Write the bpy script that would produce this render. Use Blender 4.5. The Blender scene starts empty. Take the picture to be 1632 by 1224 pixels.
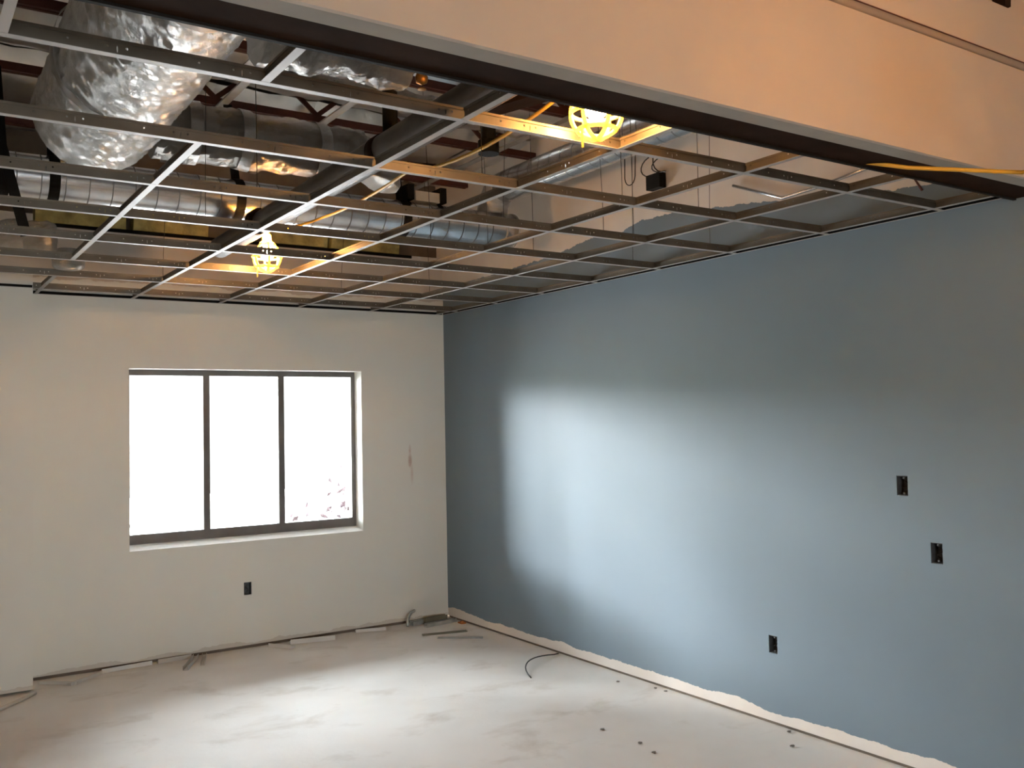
import bpy, bmesh, math, random
from mathutils import Vector, Matrix, noise

random.seed(7)
sc = bpy.context.scene
COL = sc.collection

# ------------------------------------------------------------------ camera
F_PX = 1487.86
YAW, PITCH, ROLL = 0.5905, 0.0374, -0.0196
CAM = Vector((-3.9364, -6.9049, 1.6561))
fw = Vector((math.sin(YAW) * math.cos(PITCH), math.cos(YAW) * math.cos(PITCH), math.sin(PITCH)))
rt = Vector((math.cos(YAW), -math.sin(YAW), 0))
up = rt.cross(fw)
r2 = rt * math.cos(ROLL) + up * math.sin(ROLL)
u2 = -rt * math.sin(ROLL) + up * math.cos(ROLL)
cd = bpy.data.cameras.new('camera')
cam = bpy.data.objects.new('camera', cd)
COL.objects.link(cam)
M4 = Matrix.Identity(4)
for i in range(3):
    M4[i][0], M4[i][1], M4[i][2], M4[i][3] = r2[i], u2[i], -fw[i], CAM[i]
cam.matrix_world = M4
cd.sensor_fit = 'HORIZONTAL'
cd.sensor_width = 36.0
cd.lens = 36.0 * F_PX / 1632.0
cd.clip_start = 0.05
sc.camera = cam

# ------------------------------------------------------------------ light
SKY = 15.5            # clear sky radiance
BULB = 145.0          # filament lamp radiance
BULB_COL = (1.0, 0.52, 0.20)
w = bpy.data.worlds.new('world')
sc.world = w
w.use_nodes = True
bg = w.node_tree.nodes['Background']
bg.inputs[0].default_value = (0.86, 0.95, 1.0, 1)
bg.inputs[1].default_value = SKY
SUN = 620.0           # sun off the blue wall's side, parallel to the window wall; it lights the yard, never the room
sd = bpy.data.lights.new('sun', 'SUN')
sd.energy = SUN
sd.angle = 0.0093
sd.color = (0.97, 0.98, 1.0)
sun = bpy.data.objects.new('sun', sd)
COL.objects.link(sun)
sun.rotation_euler = Vector((-0.85, 0.0, -0.53)).to_track_quat('-Z', 'Y').to_euler()
sc.view_settings.view_transform = 'Standard'
sc.view_settings.look = 'None'
sc.view_settings.exposure = 1.33
sc.view_settings.gamma = 1.0
sc.view_settings.use_curve_mapping = False
sc.cycles.use_denoising = True
sc.cycles.use_guiding = True
sc.cycles.sample_clamp_indirect = 40.0
sc.cycles.max_bounces = 12
sc.cycles.diffuse_bounces = 7
sc.cycles.glossy_bounces = 4
sc.cycles.transparent_max_bounces = 12

# ------------------------------------------------------------------ dimensions
GZ = 2.553                                   # underside of the ceiling grid
SP = 0.6096
XL = [-(0.859 + m * 0.6116) for m in range(-1, 7)]     # grid lines parallel to the window wall
YL = [-0.066 - k * SP for k in range(0, 9)]            # grid lines parallel to the blue wall
HZ, HF, HN = 2.535, -4.85, -5.075            # header underside, far and near edge
ROOF = 3.95
XW, YN = -6.6, -11.0                         # far left wall, wall behind the camera

# ------------------------------------------------------------------ materials
def nmat(name):
    m = bpy.data.materials.new(name)
    m.use_nodes = True
    nt = m.node_tree
    return m, nt, nt.nodes['Principled BSDF']

def N(nt, typ, **kw):
    n = nt.nodes.new(typ)
    for k, v in kw.items():
        setattr(n, k, v)
    return n

def math_node(nt, op, a, b=None, clamp=False):
    n = N(nt, 'ShaderNodeMath', operation=op, use_clamp=clamp)
    for i, v in enumerate((a, b)):
        if v is None:
            continue
        if isinstance(v, (int, float)):
            n.inputs[i].default_value = v
        else:
            nt.links.new(v, n.inputs[i])
    return n.outputs[0]

def noise_tex(nt, scale, detail=3, rough=0.55, coord=None, dist=0.0, vec_scale=None):
    n = N(nt, 'ShaderNodeTexNoise')
    n.inputs['Scale'].default_value = scale
    n.inputs['Detail'].default_value = detail
    n.inputs['Roughness'].default_value = rough
    n.inputs['Distortion'].default_value = dist
    if coord is None:
        coord = N(nt, 'ShaderNodeNewGeometry').outputs['Position']
    if vec_scale:
        mp = N(nt, 'ShaderNodeMapping')
        mp.inputs['Scale'].default_value = vec_scale
        nt.links.new(coord, mp.inputs['Vector'])
        coord = mp.outputs[0]
    nt.links.new(coord, n.inputs['Vector'])
    return n.outputs['Fac']

def ramp(nt, fac, stops):
    r = N(nt, 'ShaderNodeValToRGB')
    el = r.color_ramp.elements
    while len(el) < len(stops):
        el.new(0.5)
    for e, (p, c) in zip(el, stops):
        e.position = p
        e.color = (*c, 1) if len(c) == 3 else c
    nt.links.new(fac, r.inputs[0])
    return r.outputs[0]

def mixc(nt, fac, a, b):
    n = N(nt, 'ShaderNodeMix', data_type='RGBA')
    for sock, v in ((n.inputs[0], fac), (n.inputs[6], a), (n.inputs[7], b)):
        if isinstance(v, (int, float)):
            sock.default_value = v
        elif isinstance(v, tuple):
            sock.default_value = (*v, 1)
        else:
            nt.links.new(v, sock)
    return n.outputs[2]

def bump(nt, bsdf, height, strength, dist=0.01):
    b = N(nt, 'ShaderNodeBump')
    b.inputs['Strength'].default_value = strength
    b.inputs['Distance'].default_value = dist
    nt.links.new(height, b.inputs['Height'])
    nt.links.new(b.outputs[0], bsdf.inputs['Normal'])

def plain(name, col, rough=0.6, metal=0.0, var=0.08, vscale=6.0, bmp=0.0, bscale=60.0, spec=0.5):
    m, nt, b = nmat(name)
    f = noise_tex(nt, vscale, 4)
    dark = tuple(max(0, c * (1 - var)) for c in col)
    lite = tuple(min(1, c * (1 + var)) for c in col)
    c = ramp(nt, f, [(0.3, dark), (0.7, lite)])
    nt.links.new(c, b.inputs['Base Color'])
    b.inputs['Roughness'].default_value = rough
    b.inputs['Metallic'].default_value = metal
    b.inputs['Specular IOR Level'].default_value = spec
    if bmp:
        bump(nt, b, noise_tex(nt, bscale, 3), bmp)
    return m

def foil(name, col, rough, crinkle, scale, metal=0.95, smear=(1, 1, 1)):
    m, nt, b = nmat(name)
    obj = N(nt, 'ShaderNodeTexCoord').outputs['Object']
    f = noise_tex(nt, 3.0, 4, coord=obj)
    c = ramp(nt, f, [(0.3, tuple(x * 0.82 for x in col)), (0.7, col)])
    nt.links.new(c, b.inputs['Base Color'])
    b.inputs['Metallic'].default_value = metal
    b.inputs['Roughness'].default_value = rough
    mp = N(nt, 'ShaderNodeMapping')
    mp.inputs['Scale'].default_value = smear
    nt.links.new(obj, mp.inputs['Vector'])
    v = N(nt, 'ShaderNodeTexVoronoi', feature='DISTANCE_TO_EDGE')
    v.inputs['Scale'].default_value = scale
    n1 = N(nt, 'ShaderNodeTexNoise')
    n1.inputs['Scale'].default_value = scale * 0.35
    n1.inputs['Detail'].default_value = 6
    n1.inputs['Distortion'].default_value = 1.2
    nt.links.new(mp.outputs[0], n1.inputs['Vector'])
    wv = N(nt, 'ShaderNodeVectorMath', operation='ADD')
    nt.links.new(mp.outputs[0], wv.inputs[0])
    nt.links.new(n1.outputs['Color'], wv.inputs[1])
    nt.links.new(wv.outputs[0], v.inputs['Vector'])
    h = math_node(nt, 'ADD', n1.outputs['Fac'], math_node(nt, 'MULTIPLY', v.outputs['Distance'], 0.6))
    bump(nt, b, h, crinkle, 0.04)
    return m

def concrete():
    m, nt, b = nmat('concrete_floor')
    big = noise_tex(nt, 0.75, 4, 0.55, dist=0.15)
    c1 = ramp(nt, big, [(0.30, (0.62, 0.57, 0.515)), (0.50, (0.72, 0.685, 0.64)), (0.70, (0.78, 0.76, 0.725))])
    med = noise_tex(nt, 2.6, 5, 0.6, dist=0.25, vec_scale=(0.8, 1.1, 1))
    c2 = ramp(nt, med, [(0.30, (0.68, 0.62, 0.55)), (0.45, (1, 1, 1)), (1, (1.0, 1.0, 1.0))])
    mul = N(nt, 'ShaderNodeMix', data_type='RGBA', blend_type='MULTIPLY')
    mul.inputs[0].default_value = 0.6
    nt.links.new(c1, mul.inputs[6])
    nt.links.new(c2, mul.inputs[7])
    fine = noise_tex(nt, 11, 4, 0.6)
    spots = ramp(nt, fine, [(0.24, (0.66, 0.61, 0.56)), (0.31, (1, 1, 1))])
    mul2 = N(nt, 'ShaderNodeMix', data_type='RGBA', blend_type='MULTIPLY')
    mul2.inputs[0].default_value = 0.5
    nt.links.new(mul.outputs[2], mul2.inputs[6])
    nt.links.new(spots, mul2.inputs[7])
    nt.links.new(mul2.outputs[2], b.inputs['Base Color'])
    b.inputs['Roughness'].default_value = 0.72
    bump(nt, b, noise_tex(nt, 30, 5), 0.12)
    return m

def blue_wall():
    m, nt, b = nmat('blue_wall_paint')
    pos = N(nt, 'ShaderNodeNewGeometry').outputs['Position']
    sx = N(nt, 'ShaderNodeSeparateXYZ')
    nt.links.new(pos, sx.inputs[0])
    y, z = sx.outputs[1], sx.outputs[2]
    t = math_node(nt, 'MULTIPLY', y, -1 / 6.0, True)
    fc = N(nt, 'ShaderNodeFloatCurve')
    cu = fc.mapping.curves[0]
    pts = [(0.0, 2.79), (0.55, 2.785), (1.14, 2.80), (1.42, 2.805), (1.70, 2.822), (2.03, 2.858), (2.27, 2.850), (2.57, 2.885),
           (3.13, 2.84), (3.44, 2.815), (3.69, 2.778), (3.98, 2.745), (4.21, 2.715), (4.53, 2.685), (6.0, 2.66)]
    while len(cu.points) < len(pts):
        cu.points.new(0.5, 0.5)
    for p, (a, c) in zip(cu.points, pts):
        p.location = (a / 6.0, (c - 2.5) / 0.5)
    fc.mapping.update()
    nt.links.new(t, fc.inputs['Value'])
    edge = math_node(nt, 'ADD', math_node(nt, 'MULTIPLY', fc.outputs[0], 0.5), 2.5)
    rag = math_node(nt, 'SUBTRACT', noise_tex(nt, 9, 4, 0.6), 0.5)
    edge = math_node(nt, 'ADD', edge, math_node(nt, 'MULTIPLY', rag, 0.07))
    below = math_node(nt, 'LESS_THAN', z, edge)
    # ragged roller edge above the floor
    n1 = math_node(nt, 'SUBTRACT', noise_tex(nt, 2.1, 2, vec_scale=(0, 1, 0)), 0.5)
    n2 = math_node(nt, 'SUBTRACT', noise_tex(nt, 30, 3, 0.6), 0.5)
    lo = math_node(nt, 'ADD', 0.078, math_node(nt, 'ADD', math_node(nt, 'MULTIPLY', n1, 0.10), math_node(nt, 'MULTIPLY', n2, 0.018)))
    above = math_node(nt, 'GREATER_THAN', z, lo)
    mask = math_node(nt, 'MULTIPLY', below, above)
    blue = ramp(nt, noise_tex(nt, 1.6, 3), [(0.3, (0.165, 0.214, 0.256)), (0.7, (0.175, 0.226, 0.270))])
    raw = ramp(nt, noise_tex(nt, 2.5, 4), [(0.3, (0.66, 0.60, 0.54)), (0.7, (0.74, 0.69, 0.63))])
    c = mixc(nt, mask, raw, blue)
    nt.links.new(c, b.inputs['Base Color'])
    b.inputs['Roughness'].default_value = 0.62
    b.inputs['Specular IOR Level'].default_value = 0.35
    bump(nt, b, noise_tex(nt, 160, 2), 0.06, 0.003)
    return m

def white_wall():
    m, nt, b = nmat('off_white_wall_paint')
    pos = N(nt, 'ShaderNodeNewGeometry').outputs['Position']
    sx = N(nt, 'ShaderNodeSeparateXYZ')
    nt.links.new(pos, sx.inputs[0])
    z = sx.outputs[2]
    c = ramp(nt, noise_tex(nt, 1.1, 3), [(0.3, (0.735, 0.735, 0.68)), (0.7, (0.77, 0.77, 0.715))])
    raw = ramp(nt, noise_tex(nt, 2.2, 4), [(0.3, (0.52, 0.47, 0.41)), (0.7, (0.60, 0.55, 0.49))])
    rag = math_node(nt, 'MULTIPLY', math_node(nt, 'SUBTRACT', noise_tex(nt, 5, 4, 0.6), 0.5), 0.10)
    hi = math_node(nt, 'GREATER_THAN', z, math_node(nt, 'ADD', 2.66, rag))
    c = mixc(nt, hi, c, raw)
    dirt = math_node(nt, 'LESS_THAN', z, math_node(nt, 'ADD', 0.045, math_node(nt, 'MULTIPLY', rag, 0.9)))
    c = mixc(nt, math_node(nt, 'MULTIPLY', dirt, 0.40), c, (0.42, 0.35, 0.28))
    # rust-red scuff beside the blue corner, with a faint drip
    x = sx.outputs[0]
    def blob(cx, cz, rx, rz):
        a = math_node(nt, 'POWER', math_node(nt, 'DIVIDE', math_node(nt, 'SUBTRACT', x, cx), rx), 2)
        d = math_node(nt, 'POWER', math_node(nt, 'DIVIDE', math_node(nt, 'SUBTRACT', z, cz), rz), 2)
        return math_node(nt, 'SUBTRACT', 1.0, math_node(nt, 'ADD', a, d), True)
    s = math_node(nt, 'MULTIPLY', blob(-0.338, 1.33, 0.022, 0.07), 0.75)
    s = math_node(nt, 'MAXIMUM', s, math_node(nt, 'MULTIPLY', blob(-0.338, 1.41, 0.014, 0.06), 0.45))
    s = math_node(nt, 'MAXIMUM', s, math_node(nt, 'MULTIPLY', blob(-0.322, 1.22, 0.016, 0.10), 0.35))
    s = math_node(nt, 'MULTIPLY', s, math_node(nt, 'ADD', noise_tex(nt, 60, 3), 0.3))
    c = mixc(nt, s, c, (0.38, 0.16, 0.10))
    nt.links.new(c, b.inputs['Base Color'])
    b.inputs['Roughness'].default_value = 0.7
    bump(nt, b, noise_tex(nt, 140, 2), 0.05, 0.003)
    return m

def tee_web(name='galvanized_web'):
    # galvanised web with the punched slots and holes of a main runner
    m, nt, b = nmat(name)
    tc = N(nt, 'ShaderNodeTexCoord').outputs['Object']
    sx = N(nt, 'ShaderNodeSeparateXYZ')
    nt.links.new(tc, sx.inputs[0])
    u, v = sx.outputs[0], sx.outputs[2]
    c = ramp(nt, noise_tex(nt, 5, 4, coord=tc), [(0.3, (0.115, 0.098, 0.074)), (0.7, (0.175, 0.150, 0.115))])
    nt.links.new(c, b.inputs['Base Color'])
    b.inputs['Metallic'].default_value = 0.5
    b.inputs['Roughness'].default_value = 0.48
    def dot(period, off, cz, rx, rz):
        f = math_node(nt, 'WRAP', math_node(nt, 'ADD', u, off), period / 2)
        f.node.inputs[2].default_value = -period / 2
        a = math_node(nt, 'POWER', math_node(nt, 'DIVIDE', f, rx), 2)
        d = math_node(nt, 'POWER', math_node(nt, 'DIVIDE', math_node(nt, 'SUBTRACT', v, cz), rz), 2)
        return math_node(nt, 'LESS_THAN', math_node(nt, 'ADD', a, d), 1.0)
    h = dot(SP / 2, 0.0, 0.017, 0.0018, 0.009)
    for o in (0.022, -0.022):
        h = math_node(nt, 'MAXIMUM', h, dot(SP / 2, o, 0.022, 0.0032, 0.0032))
    h = math_node(nt, 'MAXIMUM', h, dot(SP / 2, 0.11, 0.022, 0.003, 0.003))
    tr = N(nt, 'ShaderNodeBsdfTransparent')
    mx = N(nt, 'ShaderNodeMixShader')
    out = nt.nodes['Material Output']
    nt.links.new(h, mx.inputs[0])
    nt.links.new(b.outputs[0], mx.inputs[1])
    nt.links.new(tr.outputs[0], mx.inputs[2])
    nt.links.new(mx.outputs[0], out.inputs['Surface'])
    return m

def glass():
    m, nt, b = nmat('window_glass')
    nt.nodes.remove(b)
    tr = N(nt, 'ShaderNodeBsdfTransparent')
    tr.inputs[0].default_value = (0.95, 0.96, 0.965, 1)
    gl = N(nt, 'ShaderNodeBsdfGlossy')
    gl.inputs['Roughness'].default_value = 0.02
    fr = N(nt, 'ShaderNodeFresnel')
    fr.inputs[0].default_value = 1.45
    mx = N(nt, 'ShaderNodeMixShader')
    nt.links.new(fr.outputs[0], mx.inputs[0])
    nt.links.new(tr.outputs[0], mx.inputs[1])
    nt.links.new(gl.outputs[0], mx.inputs[2])
    nt.links.new(mx.outputs[0], nt.nodes['Material Output'].inputs['Surface'])
    return m

def emit(name, col, s):
    m, nt, b = nmat(name)
    b.inputs['Base Color'].default_value = (1, 0.9, 0.7, 1)
    b.inputs['Emission Color'].default_value = (*col, 1)
    b.inputs['Emission Strength'].default_value = s
    return m

def guard():
    m, nt, b = nmat('yellow_lamp_guard')
    c = ramp(nt, noise_tex(nt, 20, 2), [(0.3, (0.94, 0.80, 0.34)), (0.7, (0.96, 0.84, 0.40))])
    nt.links.new(c, b.inputs['Base Color'])
    b.inputs['Roughness'].default_value = 0.45
    tr = N(nt, 'ShaderNodeBsdfTranslucent')
    nt.links.new(c, tr.inputs[0])
    mx = N(nt, 'ShaderNodeMixShader')
    mx.inputs[0].default_value = 0.65
    nt.links.new(b.outputs[0], mx.inputs[1])
    nt.links.new(tr.outputs[0], mx.inputs[2])
    nt.links.new(mx.outputs[0], nt.nodes['Material Output'].inputs['Surface'])
    return m

MT = {
    'floor': concrete(), 'blue': blue_wall(), 'white': white_wall(),
    'header': plain('header_paint', (0.53, 0.45, 0.37), 0.75, var=0.03, vscale=1.5),
    'drygrey': plain('bare_drywall_edge', (0.56, 0.53, 0.48), 0.8, var=0.06),
    'boardedge': plain('grey_board_edge', (0.34, 0.315, 0.275), 0.85, var=0.08),
    'primer': plain('brown_steel_primer', (0.030, 0.016, 0.010), 0.9, var=0.25, spec=0.04),
    'redprimer': plain('red_oxide_primer', (0.085, 0.022, 0.015), 0.6, var=0.25),
    'black': plain('black_strap', (0.012, 0.011, 0.010), 0.75, var=0.2, spec=0.12),
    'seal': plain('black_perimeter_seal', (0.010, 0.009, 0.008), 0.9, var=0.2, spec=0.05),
    'teewhite': plain('white_enamel', (0.41, 0.395, 0.375), 0.5, var=0.03),
    'web': tee_web(),
    'galv': plain('galvanized_steel', (0.66, 0.68, 0.70), 0.24, 0.95, var=0.14, vscale=9),
    'galvdull': plain('dull_galvanized_steel', (0.45, 0.44, 0.42), 0.5, 0.7, var=0.2, vscale=5),
    'seam': plain('duct_seam', (0.20, 0.20, 0.20), 0.5, 0.7),
    'foil': foil('crinkled_foil_wrap', (0.68, 0.665, 0.64), 0.24, 0.85, 46, smear=(1.0, 0.55, 1.0)),
    'foilduct': foil('foil_duct_wrap', (0.46, 0.44, 0.41), 0.28, 0.9, 40, smear=(0.6, 1, 1)),
    'foilpanel': foil('foil_faced_insulation', (0.86, 0.85, 0.83), 0.30, 0.10, 5, metal=1.0),
    'pipe': plain('brown_pipe_paint', (0.075, 0.058, 0.044), 0.5, 0.0, var=0.25, vscale=8),
    'yellowcord': plain('yellow_cord', (0.62, 0.36, 0.03), 0.5),
    'yellowcage': guard(),
    'batt': plain('yellow_fiberglass', (0.42, 0.34, 0.12), 0.95, var=0.35, vscale=9, bmp=0.8, bscale=40),
    'sheath': plain('dark_sheathing', (0.16, 0.125, 0.095), 0.9, var=0.3, vscale=4),
    'bronze': plain('dark_bronze_frame', (0.15, 0.14, 0.13), 0.45, 0.3, var=0.1),
    'glass': glass(),
    'sill': plain('painted_sill', (0.80, 0.79, 0.76), 0.6, var=0.03),
    'boxsteel': plain('outlet_box_steel', (0.10, 0.105, 0.11), 0.5, 0.5, var=0.3, vscale=40),
    'cream': plain('cream_plastic', (0.66, 0.58, 0.46), 0.5),
    'brass': plain('aged_brass', (0.36, 0.18, 0.05), 0.4, 0.8),
    'wire': plain('dark_wire', (0.05, 0.045, 0.04), 0.5, 0.4),
    'stud': plain('steel_stud_scrap', (0.46, 0.48, 0.46), 0.4, 0.6, var=0.2, vscale=12),
    'darkstud': plain('olive_scrap', (0.20, 0.19, 0.14), 0.6, 0.2, var=0.2),
    'offcut': plain('white_offcut', (0.72, 0.70, 0.66), 0.6, var=0.06),
    'orange': plain('orange_scrap', (0.50, 0.18, 0.05), 0.6),
    'crumb': plain('dark_crumb', (0.19, 0.165, 0.14), 0.9),
    'stucco': plain('dark_brick', (0.06, 0.057, 0.053), 0.9, var=0.04),
    'whitewash': plain('sunlit_whitewash', (0.82, 0.82, 0.81), 0.9, var=0.03),
    'hedge': plain('dark_hedge', (0.02, 0.026, 0.016), 0.9, var=0.5, vscale=8),
    'gravel': plain('asphalt', (0.05, 0.05, 0.049), 0.95, var=0.12),
    'leaf': plain('red_leaf', (0.046, 0.022, 0.026), 0.6, var=0.4, vscale=14),
    'twig': plain('grey_twig', (0.22, 0.18, 0.17), 0.8),
    'bulb': emit('lit_bulb', BULB_COL, BULB),
    'roof': plain('roof_deck', (0.30, 0.27, 0.24), 0.8),
    'farwall': plain('near_room_wall', (0.66, 0.60, 0.53), 0.8, var=0.03, vscale=1.2),
}

# ------------------------------------------------------------------ mesh helpers
class MB:
    def __init__(s):
        s.v, s.f, s.m = [], [], []
    def quad(s, a, b, c, d, mi=0):
        i = len(s.v)
        s.v += [tuple(a), tuple(b), tuple(c), tuple(d)]
        s.f.append((i, i + 1, i + 2, i + 3)); s.m.append(mi)
        return s
    def box(s, lo, hi, mi=0, mat=None):
        x0, y0, z0 = lo; x1, y1, z1 = hi
        i = len(s.v)
        vs = [(x0, y0, z0), (x1, y0, z0), (x1, y1, z0), (x0, y1, z0), (x0, y0, z1), (x1, y0, z1), (x1, y1, z1), (x0, y1, z1)]
        if mat is not None:
            vs = [tuple(mat @ Vector(v)) for v in vs]
        s.v += vs
        for q in ((0, 3, 2, 1), (4, 5, 6, 7), (0, 1, 5, 4), (1, 2, 6, 5), (2, 3, 7, 6), (3, 0, 4, 7)):
            s.f.append(tuple(i + k for k in q)); s.m.append(mi)
        return s
    def bar(s, a, b, wdt, hgt, mi=0, upv=(0, 0, 1)):
        a, b = Vector(a), Vector(b)
        d = b - a; L = d.length; d.normalize()
        sd = d.cross(Vector(upv))
        if sd.length < 1e-5:
            sd = d.cross(Vector((0, 1, 0)))
        sd.normalize(); uu = sd.cross(d)
        mt = Matrix.Identity(4)
        for k in range(3):
            mt[k][0], mt[k][1], mt[k][2], mt[k][3] = d[k], sd[k], uu[k], a[k]
        return s.box((0, -wdt / 2, -hgt / 2), (L, wdt / 2, hgt / 2), mi, mt)
    def tube(s, pts, r, n=10, mi=0, caps=True, disp=None, aspect=1.0):
        pts = [Vector(p) for p in pts]
        rr = r if isinstance(r, (list, tuple)) else [r] * len(pts)
        base = len(s.v)
        ref = None
        for j, p in enumerate(pts):
            t = (pts[min(j + 1, len(pts) - 1)] - pts[max(j - 1, 0)]).normalized()
            if ref is None:
                ref = Vector((0, 0, 1)) if abs(t.z) < 0.9 else Vector((0, 1, 0))
            b1 = t.cross(ref)
            if b1.length < 1e-4:
                b1 = t.cross(Vector((1, 0, 0)))
            b1.normalize()
            b2 = b1.cross(t).normalized()
            ref = b2
            for k in range(n):
                a = 2 * math.pi * k / n
                q = p + (b1 * math.cos(a) + b2 * math.sin(a) * aspect) * rr[j]
                if disp:
                    dv = (q - p)
                    q = p + dv * (1 + disp(q, j / max(1, len(pts) - 1)) / max(rr[j], 1e-4))
                s.v.append(tuple(q))
        for j in range(len(pts) - 1):
            for k in range(n):
                a = base + j * n + k; b = base + j * n + (k + 1) % n
                s.f.append((a, b, b + n, a + n)); s.m.append(mi)
        if caps:
            s.f.append(tuple(base + k for k in reversed(range(n)))); s.m.append(mi)
            e = base + (len(pts) - 1) * n
            s.f.append(tuple(e + k for k in range(n))); s.m.append(mi)
        return s
    def lathe(s, prof, n=16, c=(0, 0, 0), mi=0):
        base = len(s.v)
        for r, z in prof:
            for k in range(n):
                a = 2 * math.pi * k / n
                s.v.append((c[0] + r * math.cos(a), c[1] + r * math.sin(a), c[2] + z))
        for j in range(len(prof) - 1):
            for k in range(n):
                a = base + j * n + k; b = base + j * n + (k + 1) % n
                s.f.append((a, b, b + n, a + n)); s.m.append(mi)
        return s
    def mesh(s, name, mats):
        me = bpy.data.meshes.new(name)
        me.from_pydata(s.v, [], s.f)
        for m in (mats if isinstance(mats, (list, tuple)) else [mats]):
            me.materials.append(m if not isinstance(m, str) else MT[m])
        me.polygons.foreach_set('material_index', s.m)
        bm = bmesh.new(); bm.from_mesh(me)
        bmesh.ops.recalc_face_normals(bm, faces=bm.faces)
        bm.to_mesh(me); bm.free()
        me.update()
        return me
    def build(s, name, mats, parent=None, smooth=False, loc=None):
        me = s.mesh(name, mats)
        if smooth:
            me.polygons.foreach_set('use_smooth', [len(p.vertices) <= 4 for p in me.polygons])
        return link(name, me, parent, loc)

def link(name, me, parent=None, loc=None):
    o = bpy.data.objects.new(name, me)
    COL.objects.link(o)
    if parent is not None:
        o.parent = parent
    if loc is not None:
        o.location = loc
    return o

def empty(name, loc=(0, 0, 0)):
    o = bpy.data.objects.new(name, None)
    o.empty_display_size = 0.1
    COL.objects.link(o); o.location = loc
    return o

def tag(o, label, cat, group=None):
    o['label'] = label; o['category'] = cat
    if group:
        o['group'] = group
    return o

def struct(o):
    o['kind'] = 'structure'
    return o

def slab(axis, pos, thick, u0, u1, v0, v1, holes, name, mat, parent=None):
    """wall slab with rectangular holes. axis 'y': face at y=pos, body towards +thick, u=x v=z; axis 'x': u=y v=z"""
    us = sorted({u0, u1, *[h[0] for h in holes], *[h[1] for h in holes]})
    vs = sorted({v0, v1, *[h[2] for h in holes], *[h[3] for h in holes]})
    def P(u, v, d):
        return (u, pos + d, v) if axis == 'y' else (pos + d, u, v)
    def ishole(a, b):
        return any(h[0] - 1e-6 < a < h[1] + 1e-6 and h[2] - 1e-6 < b < h[3] + 1e-6 for h in holes)
    mb = MB()
    for i in range(len(us) - 1):
        for j in range(len(vs) - 1):
            a, b, c, d = us[i], us[i + 1], vs[j], vs[j + 1]
            if ishole((a + b) / 2, (c + d) / 2):
                continue
            mb.quad(P(a, c, 0), P(b, c, 0), P(b, d, 0), P(a, d, 0))
            mb.quad(P(a, c, thick), P(a, d, thick), P(b, d, thick), P(b, c, thick))
    for a, b, c, d in list(holes) + [(u0, u1, v0, v1)]:
        mb.quad(P(a, c, 0), P(b, c, 0), P(b, c, thick), P(a, c, thick))
        mb.quad(P(a, d, 0), P(b, d, 0), P(b, d, thick), P(a, d, thick))
        mb.quad(P(a, c, 0), P(a, d, 0), P(a, d, thick), P(a, c, thick))
        mb.quad(P(b, c, 0), P(b, d, 0), P(b, d, thick), P(b, c, thick))
    o = mb.build(name, mat, parent)
    bm = bmesh.new(); bm.from_mesh(o.data)
    bmesh.ops.remove_doubles(bm, verts=bm.verts, dist=1e-5)
    bmesh.ops.recalc_face_normals(bm, faces=bm.faces)
    bm.to_mesh(o.data); bm.free()
    return o

def fbm(p, s, o=4):
    return noise.fractal(Vector(p) * s, 0.6, 2.1, o)

# ------------------------------------------------------------------ shell
WX0, WX1, WZ0, WZ1 = -2.531, -0.768, 0.785, 2.062
OUT_B = [(-1.704, 0.437)]
OUT_R = [(-4.283, 1.309), (-4.444, 1.013), (-3.485, 0.426)]
hw, hh = 0.029, 0.047

struct(MB().box((XW - 0.2, YN - 0.2, -0.12), (0.2, 0.3, 0)).build('floor', 'floor'))
bwh = [(WX0, WX1, WZ0, WZ1)] + [(x - hw, x + hw, z - hh, z + hh) for x, z in OUT_B]
struct(slab('y', 0.0, 0.24, XW, 0.0, 0.022, 3.035, bwh, 'wall_back', 'white'))
struct(MB().box((XW, 0.10, 3.035), (0.0, 0.24, ROOF)).build('wall_back_upper', 'sheath'))
rwh = [(y - hw, y + hw, z - hh, z + hh) for y, z in OUT_R]
struct(slab('x', 0.0, 0.16, YN, 0.24, 0.018, ROOF, rwh, 'wall_right', 'blue'))
struct(MB().box((XW - 0.15, YN - 0.15, 0), (XW, 0.24, ROOF)).build('wall_left', 'farwall'))
LW = (-4.9, -3.0, 0.90, 2.00)                 # unseen window added behind the camera as daylight fill
struct(slab('y', YN, -0.15, XW, 0.0, 0.0, ROOF, [LW], 'wall_front', 'farwall'))
struct(MB().box((XW - 0.15, YN - 0.15, ROOF), (0.16, 0.24, ROOF + 0.15)).build('ceiling', 'roof'))
struct(MB().box((XW, -0.285, 0.018), (-3.165, -0.001, 3.03)).build('wall_pilaster', 'white'))
# dark gap under the boards
struct(MB().box((XW, 0.012, 0.0), (-0.001, 0.03, 0.022)).build('trim_1', 'sheath'))
struct(MB().box((0.012, YN, 0.0), (0.03, -0.001, 0.018)).build('trim_2', 'sheath'))

# header between the two rooms: painted face, bare board edge, brown steel flange above the opening
hd = struct(empty('wall_header', (0, HN, HZ)))
def hpart(name, mb, mat):
    o = mb.build(name, mat, hd)
    o.matrix_parent_inverse = Matrix.Translation((0, -HN, -HZ))
    return o
hpart('painted_face', MB().box((XW, HN, HZ), (-0.001, HN + 0.016, 2.95)), 'header')
hpart('board_edge', MB().box((XW, HN + 0.0165, HZ), (-0.001, HN + 0.080, HZ + 0.05)), 'boardedge')
hpart('steel_flange', MB().box((XW, HN + 0.0805, HZ + 0.004), (-0.001, HF, HZ + 0.020)), 'primer')
hpart('flange_lip', MB().box((XW, HF - 0.012, HZ - 0.003), (-0.001, HF + 0.001, HZ + 0.040)), 'black')
hpart('steel_web', MB().box((XW, -4.97, HZ + 0.0205), (-0.001, -4.955, 3.4)), 'primer')
hpart('upper_board', MB().box((XW, HN - 0.040, 2.955), (-0.001, HN + 0.016, 3.140)), 'header')
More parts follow.
